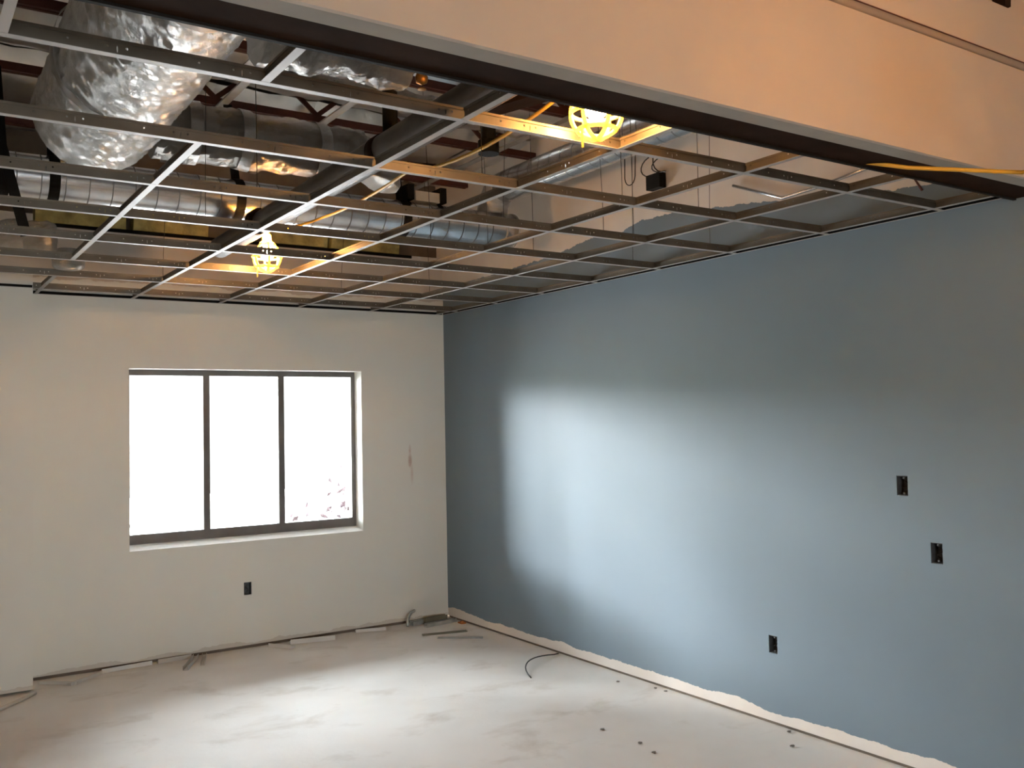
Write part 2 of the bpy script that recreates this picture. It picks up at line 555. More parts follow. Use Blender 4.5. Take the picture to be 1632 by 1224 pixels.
hpart('edge_bead', MB().box((XW, HN - 0.0425, 2.951), (-0.001, HN - 0.0405, 2.955)), 'redprimer')
hpart('upper_panel', MB().box((XW, HN + 0.0165, 2.951), (-0.001, HN + 0.03, 3.90)), 'header')
hg = tag(MB().bar((-0.505, HN - 0.022, 3.141), (-0.46, HN - 0.030, 3.90), 0.055, 0.03).build('hanger_strap', 'primer'),
         'dark metal strap rising above the beige header board', 'strap')

# ------------------------------------------------------------------ window
win = struct(empty('window_1', ((WX0 + WX1) / 2, 0.13, WZ0)))
IW = Matrix.Translation((-(WX0 + WX1) / 2, -0.13, -WZ0))
def wpart(name, mb, mat, parent=win):
    o = mb.build(name, mat, parent)
    o.matrix_parent_inverse = IW
    return o
FY0, FY1 = 0.130, 0.188
fr = MB()
fr.box((WX0, FY0, WZ1 - 0.042), (WX1, FY1, WZ1))
fr.box((WX0, FY0, 0.815), (WX1, FY1, 0.884))
fr.box((WX0, FY0, 0.884), (WX0 + 0.03, FY1, WZ1 - 0.042))
fr.box((WX1 - 0.034, FY0, 0.884), (WX1, FY1, WZ1 - 0.042))
wpart('window_frame', fr, 'bronze')
MU = [(-1.962, 0.048), (-1.388, 0.048)]
for cx, ww in MU:
    wpart('mullion', MB().box((cx - ww / 2, FY0 - 0.004, 0.884), (cx + ww / 2, FY1, WZ1 - 0.042)), 'bronze')
edges = [WX0 + 0.03, MU[0][0] - 0.024, MU[0][0] + 0.024, MU[1][0] - 0.024, MU[1][0] + 0.024, WX1 - 0.034]
for i in (0, 2, 4):
    wpart('pane', MB().box((edges[i], 0.160, 0.884), (edges[i + 1], 0.166, WZ1 - 0.042)), 'glass')
sl = MB()
sl.v = [(WX0, -0.004, 0.770), (WX1, -0.004, 0.770), (WX1, 0.13, 0.770), (WX0, 0.13, 0.770),
        (WX0, -0.004, 0.788), (WX1, -0.004, 0.788), (WX1, 0.13, 0.816), (WX0, 0.13, 0.816)]
sl.v = [(x, y, max(z, 0.7855)) if k < 4 else (x, y, z) for k, (x, y, z) in enumerate(sl.v)]
sl.f = [(0, 3, 2, 1), (4, 5, 6, 7), (0, 1, 5, 4), (1, 2, 6, 5), (2, 3, 7, 6), (3, 0, 4, 7)]
sl.m = [0] * 6
wpart('window_sill', sl, 'sill')

w2 = struct(empty('window_2', (-3.7, YN - 0.07, 0.9)))
I2 = Matrix.Translation((3.7, -YN + 0.07, -0.9))
f2 = MB()
for z0, z1 in ((0.90, 0.95), (1.95, 2.00)):
    f2.box((LW[0], YN - 0.12, z0), (LW[1], YN - 0.04, z1))
f2.build('window_frame', 'bronze', w2).matrix_parent_inverse = I2
for i in range(4):
    xx = LW[0] + 0.025 + (LW[1] - LW[0] - 0.05) * i / 3
    MB().box((xx - 0.025, YN - 0.12, 0.95), (xx + 0.025, YN - 0.04, 1.95)).build('mullion', 'bronze', w2).matrix_parent_inverse = I2
    if i < 3:
        x2 = LW[0] + 0.025 + (LW[1] - LW[0] - 0.05) * (i + 1) / 3
        MB().box((xx + 0.025, YN - 0.083, 0.95), (x2 - 0.025, YN - 0.077, 1.95)).build('pane', 'glass', w2).matrix_parent_inverse = I2

# ------------------------------------------------------------------ outdoors
struct(MB().box((-40, -30, -0.35), (25, YN - 0.3, -0.15)).build('ground_front', 'gravel'))
struct(MB().box((-40, 0.3, -0.35), (25, 30, -0.15)).build('ground', 'gravel'))
struct(MB().box((-9, 0.24, 2.62), (8, 1.55, 2.78)).build('roof_eave', 'stucco'))  # unseen eave, lengthened to shade the shrub and the floor by the window
# unseen white building added to bounce sun onto the blue wall, brick one farther back
wb = MB().box((-4.2, 0, 0), (4.2, 5, 7.6)).box((-4.4, -0.2, 7.6), (4.4, 5.2, 7.8)).box((4.4, 0.3, 0), (9.0, 5, 5.2)).build('wall_exterior', 'whitewash')
wb.location = (-12.8, 8.7, -0.2); wb.rotation_euler = (0, 0, math.radians(52))
struct(wb)
hg_ = MB()  # unseen hedge added to block low light from the white building
for i in range(52):
    x = -6.0 + 0.30 * i
    hg_.box((x, 0.10 * fbm((x, 0, 0), 1.7), 0), (x + 0.30, 0.8 + 0.10 * fbm((x, 5, 0), 1.7), 2.8 + 0.10 * fbm((x, 9, 0), 1.3)))
ho = struct(hg_.build('hedge_exterior', 'hedge'))
ho.location = (-10.4, 7.0, -0.2); ho.rotation_euler = (0, 0, math.radians(52))
struct(MB().box((-30, 18.0, -0.2), (25, 18.4, 7.5)).build('wall_exterior_far', 'stucco'))

def shrub(name, loc, n, h, spread, label, seed):
    rnd = random.Random(seed)
    t = tag(empty(name, loc), label, 'shrub', 'shrubs outside the window')
    st = MB(); lf = MB()
    for i in range(12):
        a = rnd.uniform(0, 6.28); rr = spread * rnd.uniform(0.3, 1)
        tip = Vector((math.cos(a) * rr, math.sin(a) * rr, h * rnd.uniform(0.6, 1)))
        st.tube([(0, 0, 0), tuple(tip * 0.45 + Vector((0, 0, 0.05))), tuple(tip)], [0.012, 0.008, 0.003], 5)
        for k in range(n // 12):
            c = tip * rnd.uniform(0.35, 1.05) + Vector([rnd.gauss(0, 0.10) for _ in range(3)])
            nrm = Vector([rnd.gauss(0, 1) for _ in range(3)]).normalized()
            u = nrm.orthogonal().normalized() * rnd.uniform(0.028, 0.055); v = nrm.cross(u) * 0.55
            lf.quad(c - u, c + v + nrm * 0.006, c + u, c - v + nrm * 0.006)
    st.build('stem', 'twig', t)
    f = lf.build('foliage', 'leaf', t)
    f['kind'] = 'stuff'
    return t
shrub('garden_shrub', (-0.58, 1.05, -0.15), 480, 1.28, 0.36, 'pale reddish leafy shrub outside the pane beside the blue wall', 3)
shrub('garden_shrub', (-2.22, 1.10, -0.15), 80, 0.98, 0.30, 'sparse washed-out shrub low outside the leftmost window pane', 5)

# ------------------------------------------------------------------ outlet boxes
def outlet(loc, axis, label):
    t = tag(empty('outlet_box', loc), label, 'outlet box', 'open electrical boxes in the walls')
    b = MB()
    W, H, D, T = hw - 0.001, hh - 0.001, 0.055, 0.002
    def Q(u, v, d):
        return (u, d, v) if axis == 'y' else (d, u, v)
    def bx(u0, u1, v0, v1, d0, d1):
        p, q = Q(u0, v0, d0), Q(u1, v1, d1)
        return MB().box([min(a, c) for a, c in zip(p, q)], [max(a, c) for a, c in zip(p, q)])
    for args in ((-W, -W + T, -H, H, 0.003, D), (W - T, W, -H, H, 0.003, D), (-W + T, W - T, -H, -H + T, 0.003, D),
                 (-W + T, W - T, H - T, H, 0.003, D), (-W + T, W - T, -H + T, H - T, D - T, D)):
        bx(*args).build('box_side', 'boxsteel', t)
    for v in (-H + 0.010, H - 0.010):
        bx(-0.005, 0.005, v - 0.004, v + 0.004, 0.012, 0.015).build('screw_tab', 'boxsteel', t)
    pts = [Q(0.010 * math.sin(k * 1.1), -0.028 + 0.009 * k, 0.030 + 0.012 * math.cos(k * 1.7)) for k in range(7)]
    MB().tube(pts, 0.0022, 6).build('wire_tail', 'wire', t)
    return t
outlet((-1.704, 0, 0.437), 'y', 'empty outlet box in the off-white wall below the window')
outlet((0, -4.283, 1.309), 'x', 'open dark box cut in blue wall at chest height, highest of three')
outlet((0, -4.444, 1.013), 'x', 'open dark box in blue wall, just under and beyond the highest one')
outlet((0, -3.485, 0.426), 'x', 'open dark box low in the blue wall near the floor')

# ------------------------------------------------------------------ ceiling grid
grid = tag(empty('ceiling_grid', (0, 0, GZ)), 'bare suspended ceiling grid of white metal tees without tiles', 'ceiling grid')
def tee_mesh(name, L, main=True):
    b = MB()
    hgt = 0.040 if main else 0.036
    b.box((0, -0.012, 0), (L, 0.012, 0.0012), 0)
    b.box((0, -0.0009, 0.0012), (L, 0.0009, hgt - 0.008), 1)
    b.box((0, -0.0035, hgt - 0.008), (L, 0.0035, hgt), 1)
    return b.mesh(name, ['teewhite', 'web'])
def place(name, me, loc, rz):
    o = link(name, me, grid)
    o.location = (loc[0], loc[1], loc[2] - GZ); o.rotation_euler = (0, 0, rz)
    return o
XLEFT = -5.0
main_me = tee_mesh('main_runner', -XLEFT - 0.004)
short_me = tee_mesh('main_runner', 3.160)
for i, y in enumerate(XL):
    if i == 0:
        place('main_runner', short_me, (-3.163, y, GZ), 0)
    else:
        place('main_runner', main_me, (XLEFT, y, GZ), 0)
cross_me = tee_mesh('cross_tee', 0.6116 - 0.026, False)
end_me = tee_mesh('cross_tee', abs(XL[0]) - 0.016, False)
hdr_me = tee_mesh('cross_tee', abs(HF - XL[-1]) - 0.016, False)
for k, x in enumerate(YL):
    if k > 7:
        continue
    for i in range(len(XL) - 1):
        m = i - 1
        if k == 5 and m in (0, 5):
            continue
        if k >= 6:
            continue
        place('cross_tee', cross_me, (x, XL[i] - 0.013, GZ + 0.0003), -math.pi / 2)
    if k < 6:
        place('cross_tee', end_me, (x, -0.003, GZ + 0.0003), -math.pi / 2)
    place('cross_tee', hdr_me, (x, XL[-1] - 0.013, GZ + 0.0003), -math.pi / 2)
def gpart(name, mb, mats):
    o = mb.build(name, mats, grid)
    o.matrix_parent_inverse = Matrix.Translation((0, 0, -GZ))
    return o
gpart('wall_angle', MB().box((-3.160, -0.010, GZ - 0.0025), (-0.012, -0.0005, GZ - 0.0005)).box((-3.160, -0.003, GZ), (-0.012, -0.0005, GZ + 0.019), 1), ['teewhite', 'seal'])  # upper black strip paints in the shaded gap above the white lip
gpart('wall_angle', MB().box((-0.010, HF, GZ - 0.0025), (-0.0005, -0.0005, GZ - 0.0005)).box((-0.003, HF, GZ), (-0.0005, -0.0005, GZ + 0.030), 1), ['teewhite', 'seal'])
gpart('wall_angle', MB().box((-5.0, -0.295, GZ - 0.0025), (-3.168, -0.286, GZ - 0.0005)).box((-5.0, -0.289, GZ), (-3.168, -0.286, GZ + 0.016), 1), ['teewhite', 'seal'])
wires = [(-2.72, 5), (-1.55, 5), (-2.75, 4), (-1.60, 4), (-0.95, 5), (-0.95, 4), (-2.05, 6), (-0.75, 5), (-1.35, 6),
         (-0.22, 4), (-1.30, 1), (-2.5, 1), (-0.9, 6), (-0.6, 1), (-1.25, 4), (-0.20, 5)]
for x, i in wires:
    dx, dy = random.uniform(-0.05, 0.05), random.uniform(-0.05, 0.05)
    y = XL[i]
    gpart('hanger_wire', MB().tube([(x, y + 0.004, GZ + 0.036), (x, y + 0.004, GZ + 0.12), (x + dx, y + dy, 3.57)], 0.0016, 5), 'wire')

# ------------------------------------------------------------------ roof structure above the grid
JY = [-0.42, -1.38, -2.28, -3.20, -4.15]
jo = []
for i, y in enumerate(JY):
    lab = ['red-brown steel roof joist nearest the window wall', 'red-brown steel roof joist running above the round spiral duct',
           'red-brown steel roof joist over the dark foil duct', 'red-brown steel roof joist crossing above the lit lamp row',
           'red-brown steel roof joist just inside the header'][i]
    t = tag(empty('roof_joist', (0, y, 3.55)), lab, 'joist', 'roof joists')
    IP = Matrix.Translation((0, -y, -3.55))
    for nm, z0, z1 in (('bottom_chord', 3.55, 3.595), ('top_chord', 3.87, 3.915)):
        b = MB()
        b.box((XW, y - 0.028, z0), (-0.002, y - 0.006, z1)).box((XW, y + 0.006, z0), (-0.002, y + 0.028, z1))
        b.build(nm, 'redprimer', t).matrix_parent_inverse = IP
    k = 0; x = -5.2
    while x < -0.4:
        a = (x, y, 3.60 if k % 2 else 3.87); c = (x + 0.32, y, 3.87 if k % 2 else 3.60)
        MB().bar(a, c, 0.012, 0.030).build('web_bar', 'redprimer', t).matrix_parent_inverse = IP
        x += 0.32; k += 1
# foil faced insulation slung between the joists
BX = [-0.38 - 0.64 * k for k in range(0, 8)]
ins = struct(empty('ceiling_insulation', (0, 0, 3.7)))
def pillow(lx, ly, seed):
    n = 10
    mb = MB()
    for j in range(n + 1):
        for i in range(n + 1):
            u, v = i / n, j / n
            sag = 0.085 * (1 - (2 * v - 1) ** 4) * (0.55 + 0.45 * (1 - (2 * u - 1) ** 2))
            sag += 0.018 * fbm((u * 3 + seed * 9, v * 3, seed), 1.0)
            mb.v.append((-lx / 2 + lx * u, -ly / 2 + ly * v, -sag))
    for j in range(n):
        for i in range(n):
            a = j * (n + 1) + i
            mb.f.append((a, a + 1, a + n + 2, a + n + 1)); mb.m.append(0)
    me = mb.mesh('foil_panel', 'foilpanel')
    me.polygons.foreach_set('use_smooth', [True] * len(me.polygons))
    return me
ybays = [0.09] + JY + [-5.0]
xb = [0.0] + BX
for j in range(len(ybays) - 1):
    ly = ybays[j] - ybays[j + 1] - 0.07
    pm = [pillow(0.64, ly, s + 5 * j) for s in range(3)]
    pe = pillow(0.38, ly, 20 + j)
    for i in range(len(xb) - 1):
        o = link('foil_panel', pe if i == 0 else pm[(i + j) % 3], ins)
        o.location = ((xb[i] + xb[i + 1]) / 2, (ybays[j] + ybays[j + 1]) / 2, 0.0)
for k, x in enumerate(BX):
    lab = ['flat grey bridging strap under the roof, nearest the blue wall', 'flat grey bridging strap under the roof, second from blue wall',
           'flat grey bridging strap under the roof, third from blue wall', 'flat grey bridging strap under the roof, fourth from blue wall',
           'flat grey bridging strap under the roof above the big foil duct', None, None, None][k]
    if not lab:
        continue
    tag(MB().box((x - 0.025, -4.9, 3.536), (x + 0.025, -0.05, 3.546)).build('bridging_strap', 'galvdull'), lab, 'strap', 'roof bridging straps')

# ------------------------------------------------------------------ ducts
def crinkle(amp, s, seed=0):
    return lambda q, t: amp * fbm(q + Vector((seed, seed * 2, 0)), s, 5)

def line(a, b, n):
    a, b = Vector(a), Vector(b)
    return [a + (b - a) * (i / n) for i in range(n + 1)]

# large foil wrapped trunk duct
t = tag(empty('trunk_duct', (-3.13, -3.5, 3.12)), 'large crinkled foil-wrapped duct with rounded end, biggest above the grid', 'duct')
IP = Matrix.Translation((3.13, 3.5, -3.12))
pts = line((-3.16, -4.90, 3.13), (-3.13, -2.25, 3.11), 130)
rad = [0.265] * 131
for i in range(1, 9):
    a = i / 8 * math.pi / 2
    pts.append(Vector((-3.13, -2.25 + 0.17 * math.sin(a), 3.11 - 0.02 * i / 8)))
    rad.append(max(0.02, 0.265 * math.cos(a) ** 0.6))
MB().tube(pts, rad, 110, disp=crinkle(0.011, 9.0)).build('foil_wrap', 'foil', t, smooth=True).matrix_parent_inverse = IP
for y in (-4.1, -3.0):
    r = MB()
    r.tube([(-3.15, y - 0.03, 3.12), (-3.15, y + 0.03, 3.12)], 0.269, 60, caps=False, disp=crinkle(0.011, 9.0))
    r.build('foil_tape', 'foilduct', t, smooth=True).matrix_parent_inverse = IP
# insulated branch running across from the trunk
t = tag(empty('branch_duct', (-2.3, -2.2, 3.12)), 'foil-wrapped branch duct running from big duct to brown pipe', 'duct')
IP = Matrix.Translation((2.3, 2.2, -3.12))
MB().tube(line((-2.868, -2.2, 3.11), (-1.78, -2.2, 3.12), 60), 0.142, 48, disp=crinkle(0.016, 7.0, 3)).build('foil_wrap', 'foilduct', t, smooth=True).matrix_parent_inverse = IP
for x in (-2.72, -2.46, -2.05):
    MB().tube([(x, -2.2, 3.115), (x + 0.06, -2.2, 3.115)], 0.152, 36, caps=False, disp=crinkle(0.012, 7.0, 3)).build('foil_tape', 'foil', t, smooth=True).matrix_parent_inverse = IP
# flexible elbow hanging from the end of the branch
ep = []
for i in range(17):
    a = i / 16 * math.pi * 0.62
    ep.append((-1.772 + 0.12 * math.sin(a), -2.215, 3.12 - 0.115 * (1 - math.cos(a))))
tag(MB().tube(ep, [0.118 - 0.004 * (i % 2) - (0.05 if i == 16 else 0) for i in range(17)], 36, disp=crinkle(0.012, 9, 7)).build('flexible_elbow', 'foil', None, smooth=True),
    'shiny rounded foil flex elbow bulging down beside the brown pipe', 'duct')
# foil branch near the header
t = tag(empty('header_branch_duct', (-2.6, -3.8, 3.03)), 'crumpled foil duct crossing close behind the dark header edge', 'duct')
IP = Matrix.Translation((2.6, 3.8, -3.03))
MB().tube(line((-2.872, -3.8, 3.06), (-2.30, -3.8, 3.03), 40), [0.15 - 0.0008 * i for i in range(41)], 44, disp=crinkle(0.03, 7.0, 11)).build('foil_wrap', 'foil', t, smooth=True).matrix_parent_inverse = IP
tag(MB().tube(line((-2.75, -3.5, 2.985), (-1.75, -3.5, 2.985), 50), 0.036, 24, disp=crinkle(0.010, 18, 2)).build('wrapped_pipe', 'foil', None, smooth=True),
    'thin foil-wrapped pipe behind the first crosswise grid bar', 'pipe')

# spiral duct across the room with seams and black straps
def spiral(name, a, b, r, label, seams=0.115, straps=(), lean=()):
    a, b = Vector(a), Vector(b)
    t = tag(empty(name, tuple((a + b) / 2)), label, 'duct', 'galvanized spiral ducts')
    IP = Matrix.Translation(-(a + b) / 2)
    MB().tube(line(a, b, 40), r, 48).build('duct_shell', 'galv', t, smooth=True).matrix_parent_inverse = IP
    d = (b - a); L = d.length; d.normalize()
    n = int(L / seams)
    for i in range(n):
        p = a + d * (seams * (i + 0.5))
        MB().tube([p - d * 0.0022, p + d * 0.0022], r + 0.0025, 40, caps=False).build('spiral_seam', 'seam', t, smooth=True).matrix_parent_inverse = IP
    for s in straps:
        p = a + d * s
        sb = MB().tube([p - d * 0.026, p + d * 0.026], r + 0.006, 32, caps=False)
        top = 3.53
        sb.bar(p + Vector((0, 0, r)), (p.x + random.uniform(-0.05, 0.05), p.y, top), 0.05, 0.006, upv=(d.y, d.x, 0))
        sb.build('hanger_strap', 'black', t).matrix_parent_inverse = IP
    return t, IP
CY, CZ, CR = -1.5, 2.972, 0.117
t, IP = spiral('spiral_duct', (-4.6, CY, CZ), (-0.30, CY, CZ), CR, 'long galvanized spiral duct crossing the room parallel to window wall',
               straps=(4.6 - 3.215, 4.6 - 2.24, 4.6 - 1.165, 4.6 - 3.45))
for x in (-0.40, -0.305):
    MB().tube([(x - 0.006, CY, CZ), (x + 0.006, CY, CZ)], CR + 0.006, 40).build('collar', 'galvdull', t, smooth=True).matrix_parent_inverse = IP
RX, RZ, RR = -0.45, 3.235, 0.104
t, IP = spiral('spiral_duct', (RX, -4.90, RZ), (RX, -1.66, RZ), RR, 'galvanized spiral duct running along beside the blue wall top')
el = []
for i in range(13):
    a = i / 12 * math.pi / 2
    el.append((RX, -1.66 + 0.16 * math.sin(a), RZ - 0.16 * (1 - math.cos(a))))
el.append((RX, CY, CZ + CR - 0.012))
MB().tube(el, [RR + 0.002 - 0.004 * (i % 3 == 0) for i in range(14)], 36).build('elbow', 'galvdull', t, smooth=True).matrix_parent_inverse = IP

# cream damper housing strapped on the spiral duct
t = tag(empty('damper_box', (-0.995, CY, CZ + CR)), 'small cream box with black side straps on top of spiral duct', 'box')
IP = Matrix.Translation((0.995, -CY, -CZ - CR))
MB().box((-1.085, CY - 0.07, CZ + CR + 0.0005), (-0.905, CY + 0.07, CZ + CR + 0.065)).build('housing', 'cream', t).matrix_parent_inverse = IP
for x in (-1.125, -0.885):
    MB().box((x - 0.022, CY - 0.085, CZ + CR + 0.0005), (x + 0.022, CY + 0.085, CZ + CR + 0.10)).build('band', 'black', t).matrix_parent_inverse = IP

# brown pipe running away from the header
t = tag(empty('sprinkler_main', (-2.285, -3.2, 2.735)), 'thick dark brown pipe running away from header above the grid', 'pipe')
IP = Matrix.Translation((2.285, 3.2, -2.735))
MB().tube(line((-2.31, -4.90, 2.74), (-2.26, -1.25, 2.73), 30), 0.062, 32).build('pipe', 'pipe', t, smooth=True).matrix_parent_inverse = IP
for y in (-3.55, -2.05):
    MB().tube([(-2.29 , y - 0.03, 2.736), (-2.29, y + 0.03, 2.736)], 0.068, 28).build('coupling', 'primer', t, smooth=True).matrix_parent_inverse = IP
for y in (-3.62,):
    MB().tube([(-2.29, y, 2.79), (-2.29, y, 3.535)], 0.030, 12).build('hanger_rod', 'black', t, smooth=True).matrix_parent_inverse = IP
# dark drops and braces beside lamp
t = tag(empty('pipe_drop', (-1.83, -3.9, 2.75)), 'dark vertical pipe drop with capped end between brown pipe and lamp', 'pipe')
IP = Matrix.Translation((1.83, 3.9, -2.75))
MB().tube([(-1.83, -3.62, 2.83), (-1.83, -3.62, 3.56)], 0.032, 16).build('drop_pipe', 'black', t, smooth=True).matrix_parent_inverse = IP
MB().tube([(-1.83, -3.62, 2.775), (-1.83, -3.62, 2.83)], 0.045, 18).build('end_cap', 'black', t, smooth=True).matrix_parent_inverse = IP
tag(MB().bar((-1.98, -3.55, 2.92), (-1.60, -4.9, 2.90), 0.09, 0.05).build('steel_brace', 'primer'),
    'dark brown steel brace ending beside the pipe drop', 'brace')
# brass sprinkler head and white box behind header edge
t = tag(empty('fire_sprinkler', (-2.20, -3.72, 3.0)), 'brass sprinkler head tucked behind the dark header edge', 'sprinkler head')
IP = Matrix.Translation((2.20, 3.72, -3.0))
MB().lathe([(0.001, -0.03), (0.022, -0.02), (0.026, 0.0), (0.018, 0.02), (0.014, 0.06), (0.001, 0.06)], 14, (-2.20, -3.72, 3.0)).build('body', 'brass', t, smooth=True).matrix_parent_inverse = IP
MB().lathe([(0.001, -0.05), (0.018, -0.048), (0.018, -0.045), (0.001, -0.043)], 12, (-2.20, -3.72, 3.0)).build('deflector', 'brass', t).matrix_parent_inverse = IP
MB().tube([(-2.20, -3.72, 3.06), (-2.20, -3.72, 3.56)], 0.012, 10).build('drop_pipe', 'redprimer', t).matrix_parent_inverse = IP

# flexible duct and boot at the far left
fp = []
for i in range(41):
    u = i / 40
    fp.append((-4.5 + 1.36 * u, -1.0 + 0.04 * math.sin(u * 5), 2.75 - 0.03 * math.sin(u * 3.1) ))
tag(MB().tube(fp, [0.085 + 0.006 * (i % 2) for i in range(41)], 32, disp=crinkle(0.014, 12, 5)).build('flexible_duct', 'foil', None, smooth=True),
    'saggy foil flexible duct lying low near the off-white pilaster', 'duct')
t = tag(empty('duct_boot', (-3.06, -0.98, 2.60)), 'round silver duct boot at grid gap above the pilaster corner', 'duct boot')
IP = Matrix.Translation((3.06, 0.98, -2.60))
MB().lathe([(0.001, 0.0), (0.075, 0.004), (0.088, 0.02), (0.09, 0.06), (0.075, 0.09), (0.06, 0.12), (0.001, 0.13)], 28, (-3.06, -0.98, 2.575)).build('boot_shell', 'foil', t, smooth=True).matrix_parent_inverse = IP
t = tag(empty('sheet_elbow', (-3.75, -2.1, 2.95)), 'dull sheet-metal elbow partly hidden left of the big foil duct', 'duct')
IP = Matrix.Translation((3.75, 2.1, -2.95))
ee = []
for i in range(13):
    a = i / 12 * math.pi / 2
    ee.append((-3.95 + 0.25 * math.sin(a), -2.0, 3.2 - 0.25 + 0.25 * math.cos(a)))
MB().tube(ee, 0.10, 28).build('elbow', 'galvdull', t, smooth=True).matrix_parent_inverse = IP
tag(MB().bar((-3.52, -1.72, 3.25), (-3.36, -1.70, 2.62), 0.05, 0.006, upv=(0, 1, 0)).build('loose_strap', 'black'),
    'loose black strap hanging slanted at the left beside spiral duct', 'strap')

struct(MB().box((-3.12, -0.014, 3.012), (-0.30, -0.0005, 3.034)).build('trim_3', 'seal'))
# yellow insulation on the ledge above the window wall
for i, (x0, x1) in enumerate([(-3.12, -2.55), (-2.50, -1.98), (-1.55, -1.05), (-1.02, -0.42)]):
    b = MB(); n = 14
    for j in range(n + 1):
        x = x0 + (x1 - x0) * j / n
        hh_ = 0.15 + 0.03 * fbm((x * 5, i, 0), 1.0); dd = 0.020 + 0.012 * fbm((x * 7, i, 4), 1.0)
        b.v += [(x, -dd, 3.037), (x, -dd - 0.012, 3.037 + hh_ * 0.5), (x, -dd * 0.5, 3.037 + hh_), (x, 0.095, 3.037 + hh_), (x, 0.095, 3.037)]
    for j in range(n):
        for k in range(5):
            a = j * 5 + k; c = j * 5 + (k + 1) % 5
            b.f.append((a, c, c + 5, a + 5)); b.m.append(0)
    b.f += [(0, 1, 2, 3, 4), tuple(n * 5 + k for k in (4, 3, 2, 1, 0))]; b.m += [0, 0]
    lab = ['yellow insulation batt on the wall ledge near the pilaster', 'yellow insulation batt on ledge behind and left of the small lamp',
           'yellow insulation batt on ledge just right of the small lamp', 'yellow insulation batt on the wall ledge nearest the blue wall'][i]
    tag(b.build('insulation_batt', 'batt'), lab, 'insulation', 'yellow batts above window wall')

# ------------------------------------------------------------------ wiring on the blue wall above the grid
t = tag(empty('junction_box', (-0.03, -2.70, 3.08)), 'dark junction box with looping wires high on the unpainted wall top', 'junction box')
IP = Matrix.Translation((0.03, 2.70, -3.08))
MB().box((-0.055, -2.76, 3.045), (-0.001, -2.64, 3.135)).build('box_body', 'black', t).matrix_parent_inverse = IP
for k, (dy, h) in enumerate([(0.02, 0.16), (-0.05, 0.22), (0.0, 0.12)]):
    pts = [(-0.03 - 0.01 * k, -2.70 + dy + 0.11 * math.sin(a) - 0.05 * k, 3.13 + h * (1 - math.cos(a)) * 0.4) for a in [i * 0.35 for i in range(9)]]
    MB().tube(pts, 0.004, 6).build('wire_loop', 'wire', t).matrix_parent_inverse = IP
tag(MB().tube([(-0.03, -2.465 + 0.05 * math.cos(a) * (1.0 if a > 0 else 1), 3.18 + 0.06 * math.sin(a)) if i else (-0.02, -2.415, 3.55) for i, a in enumerate([0] + [-0.15 - k * 0.35 for k in range(9)])] + [(-0.02, -2.52, 3.55)], 0.0035, 6).build('cable_loop', 'wire'),
    'thin grey cable loop dangling on unpainted wall top', 'cable')
tag(MB().tube([(-0.025, -3.32, 2.93), (-0.025, -3.66, 2.79), (-0.025, -3.9, 2.80), (-0.025, -4.3, 2.84)], 0.009, 10).build('conduit', 'galv', None, smooth=True),
    'bent grey conduit along the top of the blue wall near header', 'conduit')
tag(MB().tube([(-0.02, -4.45, 2.66), (-0.03, -4.42, 2.72), (-0.03, -4.47, 2.70), (-0.02, -4.50, 2.76)], 0.006, 8).build('cable_clip', 'redprimer'),
    'small red-brown clip on blue wall just under the yellow cord', 'clip')

# ------------------------------------------------------------------ caged lamps on a yellow cord
def cage_lamp(loc, label):
    x, y, z = loc                                  # centre of the guard
    t = tag(empty('caged_lamp', loc), label, 'lamp', 'caged work lamps on the yellow cord')
    bl = MB().lathe([(0.001, -0.020), (0.018, -0.016), (0.034, 0.002), (0.040, 0.022), (0.035, 0.042), (0.022, 0.060), (0.014, 0.072)], 20)
    bl.build('bulb', 'bulb', t, smooth=True)
    so = MB().lathe([(0.001, 0.140), (0.016, 0.138), (0.024, 0.130), (0.026, 0.096), (0.040, 0.088), (0.044, 0.072), (0.015, 0.0715)], 20)
    so.build('socket', 'yellowcage', t, smooth=True)
    MB().lathe([(0.001, 0.165), (0.010, 0.160), (0.012, 0.1405), (0.001, 0.1402)], 12).build('cord_grip', 'black', t, smooth=True)
    R = 0.080
    gm = MB()
    for b in (0.85, 1.60):
        rr = R * math.sin(b)
        gm.tube([(rr * math.cos(i * math.pi / 12), rr * math.sin(i * math.pi / 12), -R * math.cos(b)) for i in range(25)], 0.0066, 8, caps=False)
    gd = gm.build('guard', 'yellowcage', t, smooth=True)
    for k in range(6):
        a = k * math.pi / 3 + 0.35
        pts = [(R * math.sin(b) * math.cos(a), R * math.sin(b) * math.sin(a), -R * math.cos(b)) for b in [0.05 + i * 0.2 for i in range(13)]]
        pts.append((0.040 * math.cos(a), 0.040 * math.sin(a), 0.080))
        MB().tube(pts, 0.0068, 8).build('guard_rib', 'yellowcage', gd, smooth=True)
    MB().tube([(-0.055, 0, -0.045), (-0.058, 0, -0.075), (-0.057, 0, -0.115)], 0.004, 6).build('latch_strap', 'yellowcage', t)
    return t
L1 = (-2.090, -4.655, 2.608)
L2 = (-2.130, -1.715, 2.606)
cage_lamp(L1, 'large bright caged lamp hanging just behind the dark header edge')
cage_lamp(L2, 'small bright caged lamp hanging deep in the grid toward the window wall')
NEAR_FILL = [(-1.60, -6.25, 2.46), (-1.0, -7.6, 2.46), (-2.6, -8.6, 2.46)]  # unseen lamps added along the cord to warm the header and fill the room
for i, p in enumerate(NEAR_FILL):
    cage_lamp(p, ['caged lamp on the yellow cord before the header near blue wall', 'caged lamp on the cord behind the viewer near blue wall',
                  'caged lamp on the cord straight behind the viewer'][i])
def sag(a, b, d, n=10):
    a, b = Vector(a), Vector(b)
    return [a + (b - a) * (i / n) - Vector((0, 0, d * 4 * (i / n) * (1 - i / n))) for i in range(n)]
cp = []
top = lambda p: Vector((p[0], p[1], p[2] + 0.163))
cp += sag(top(L2), (-1.86, -1.86, 2.835), 0.015, 8)
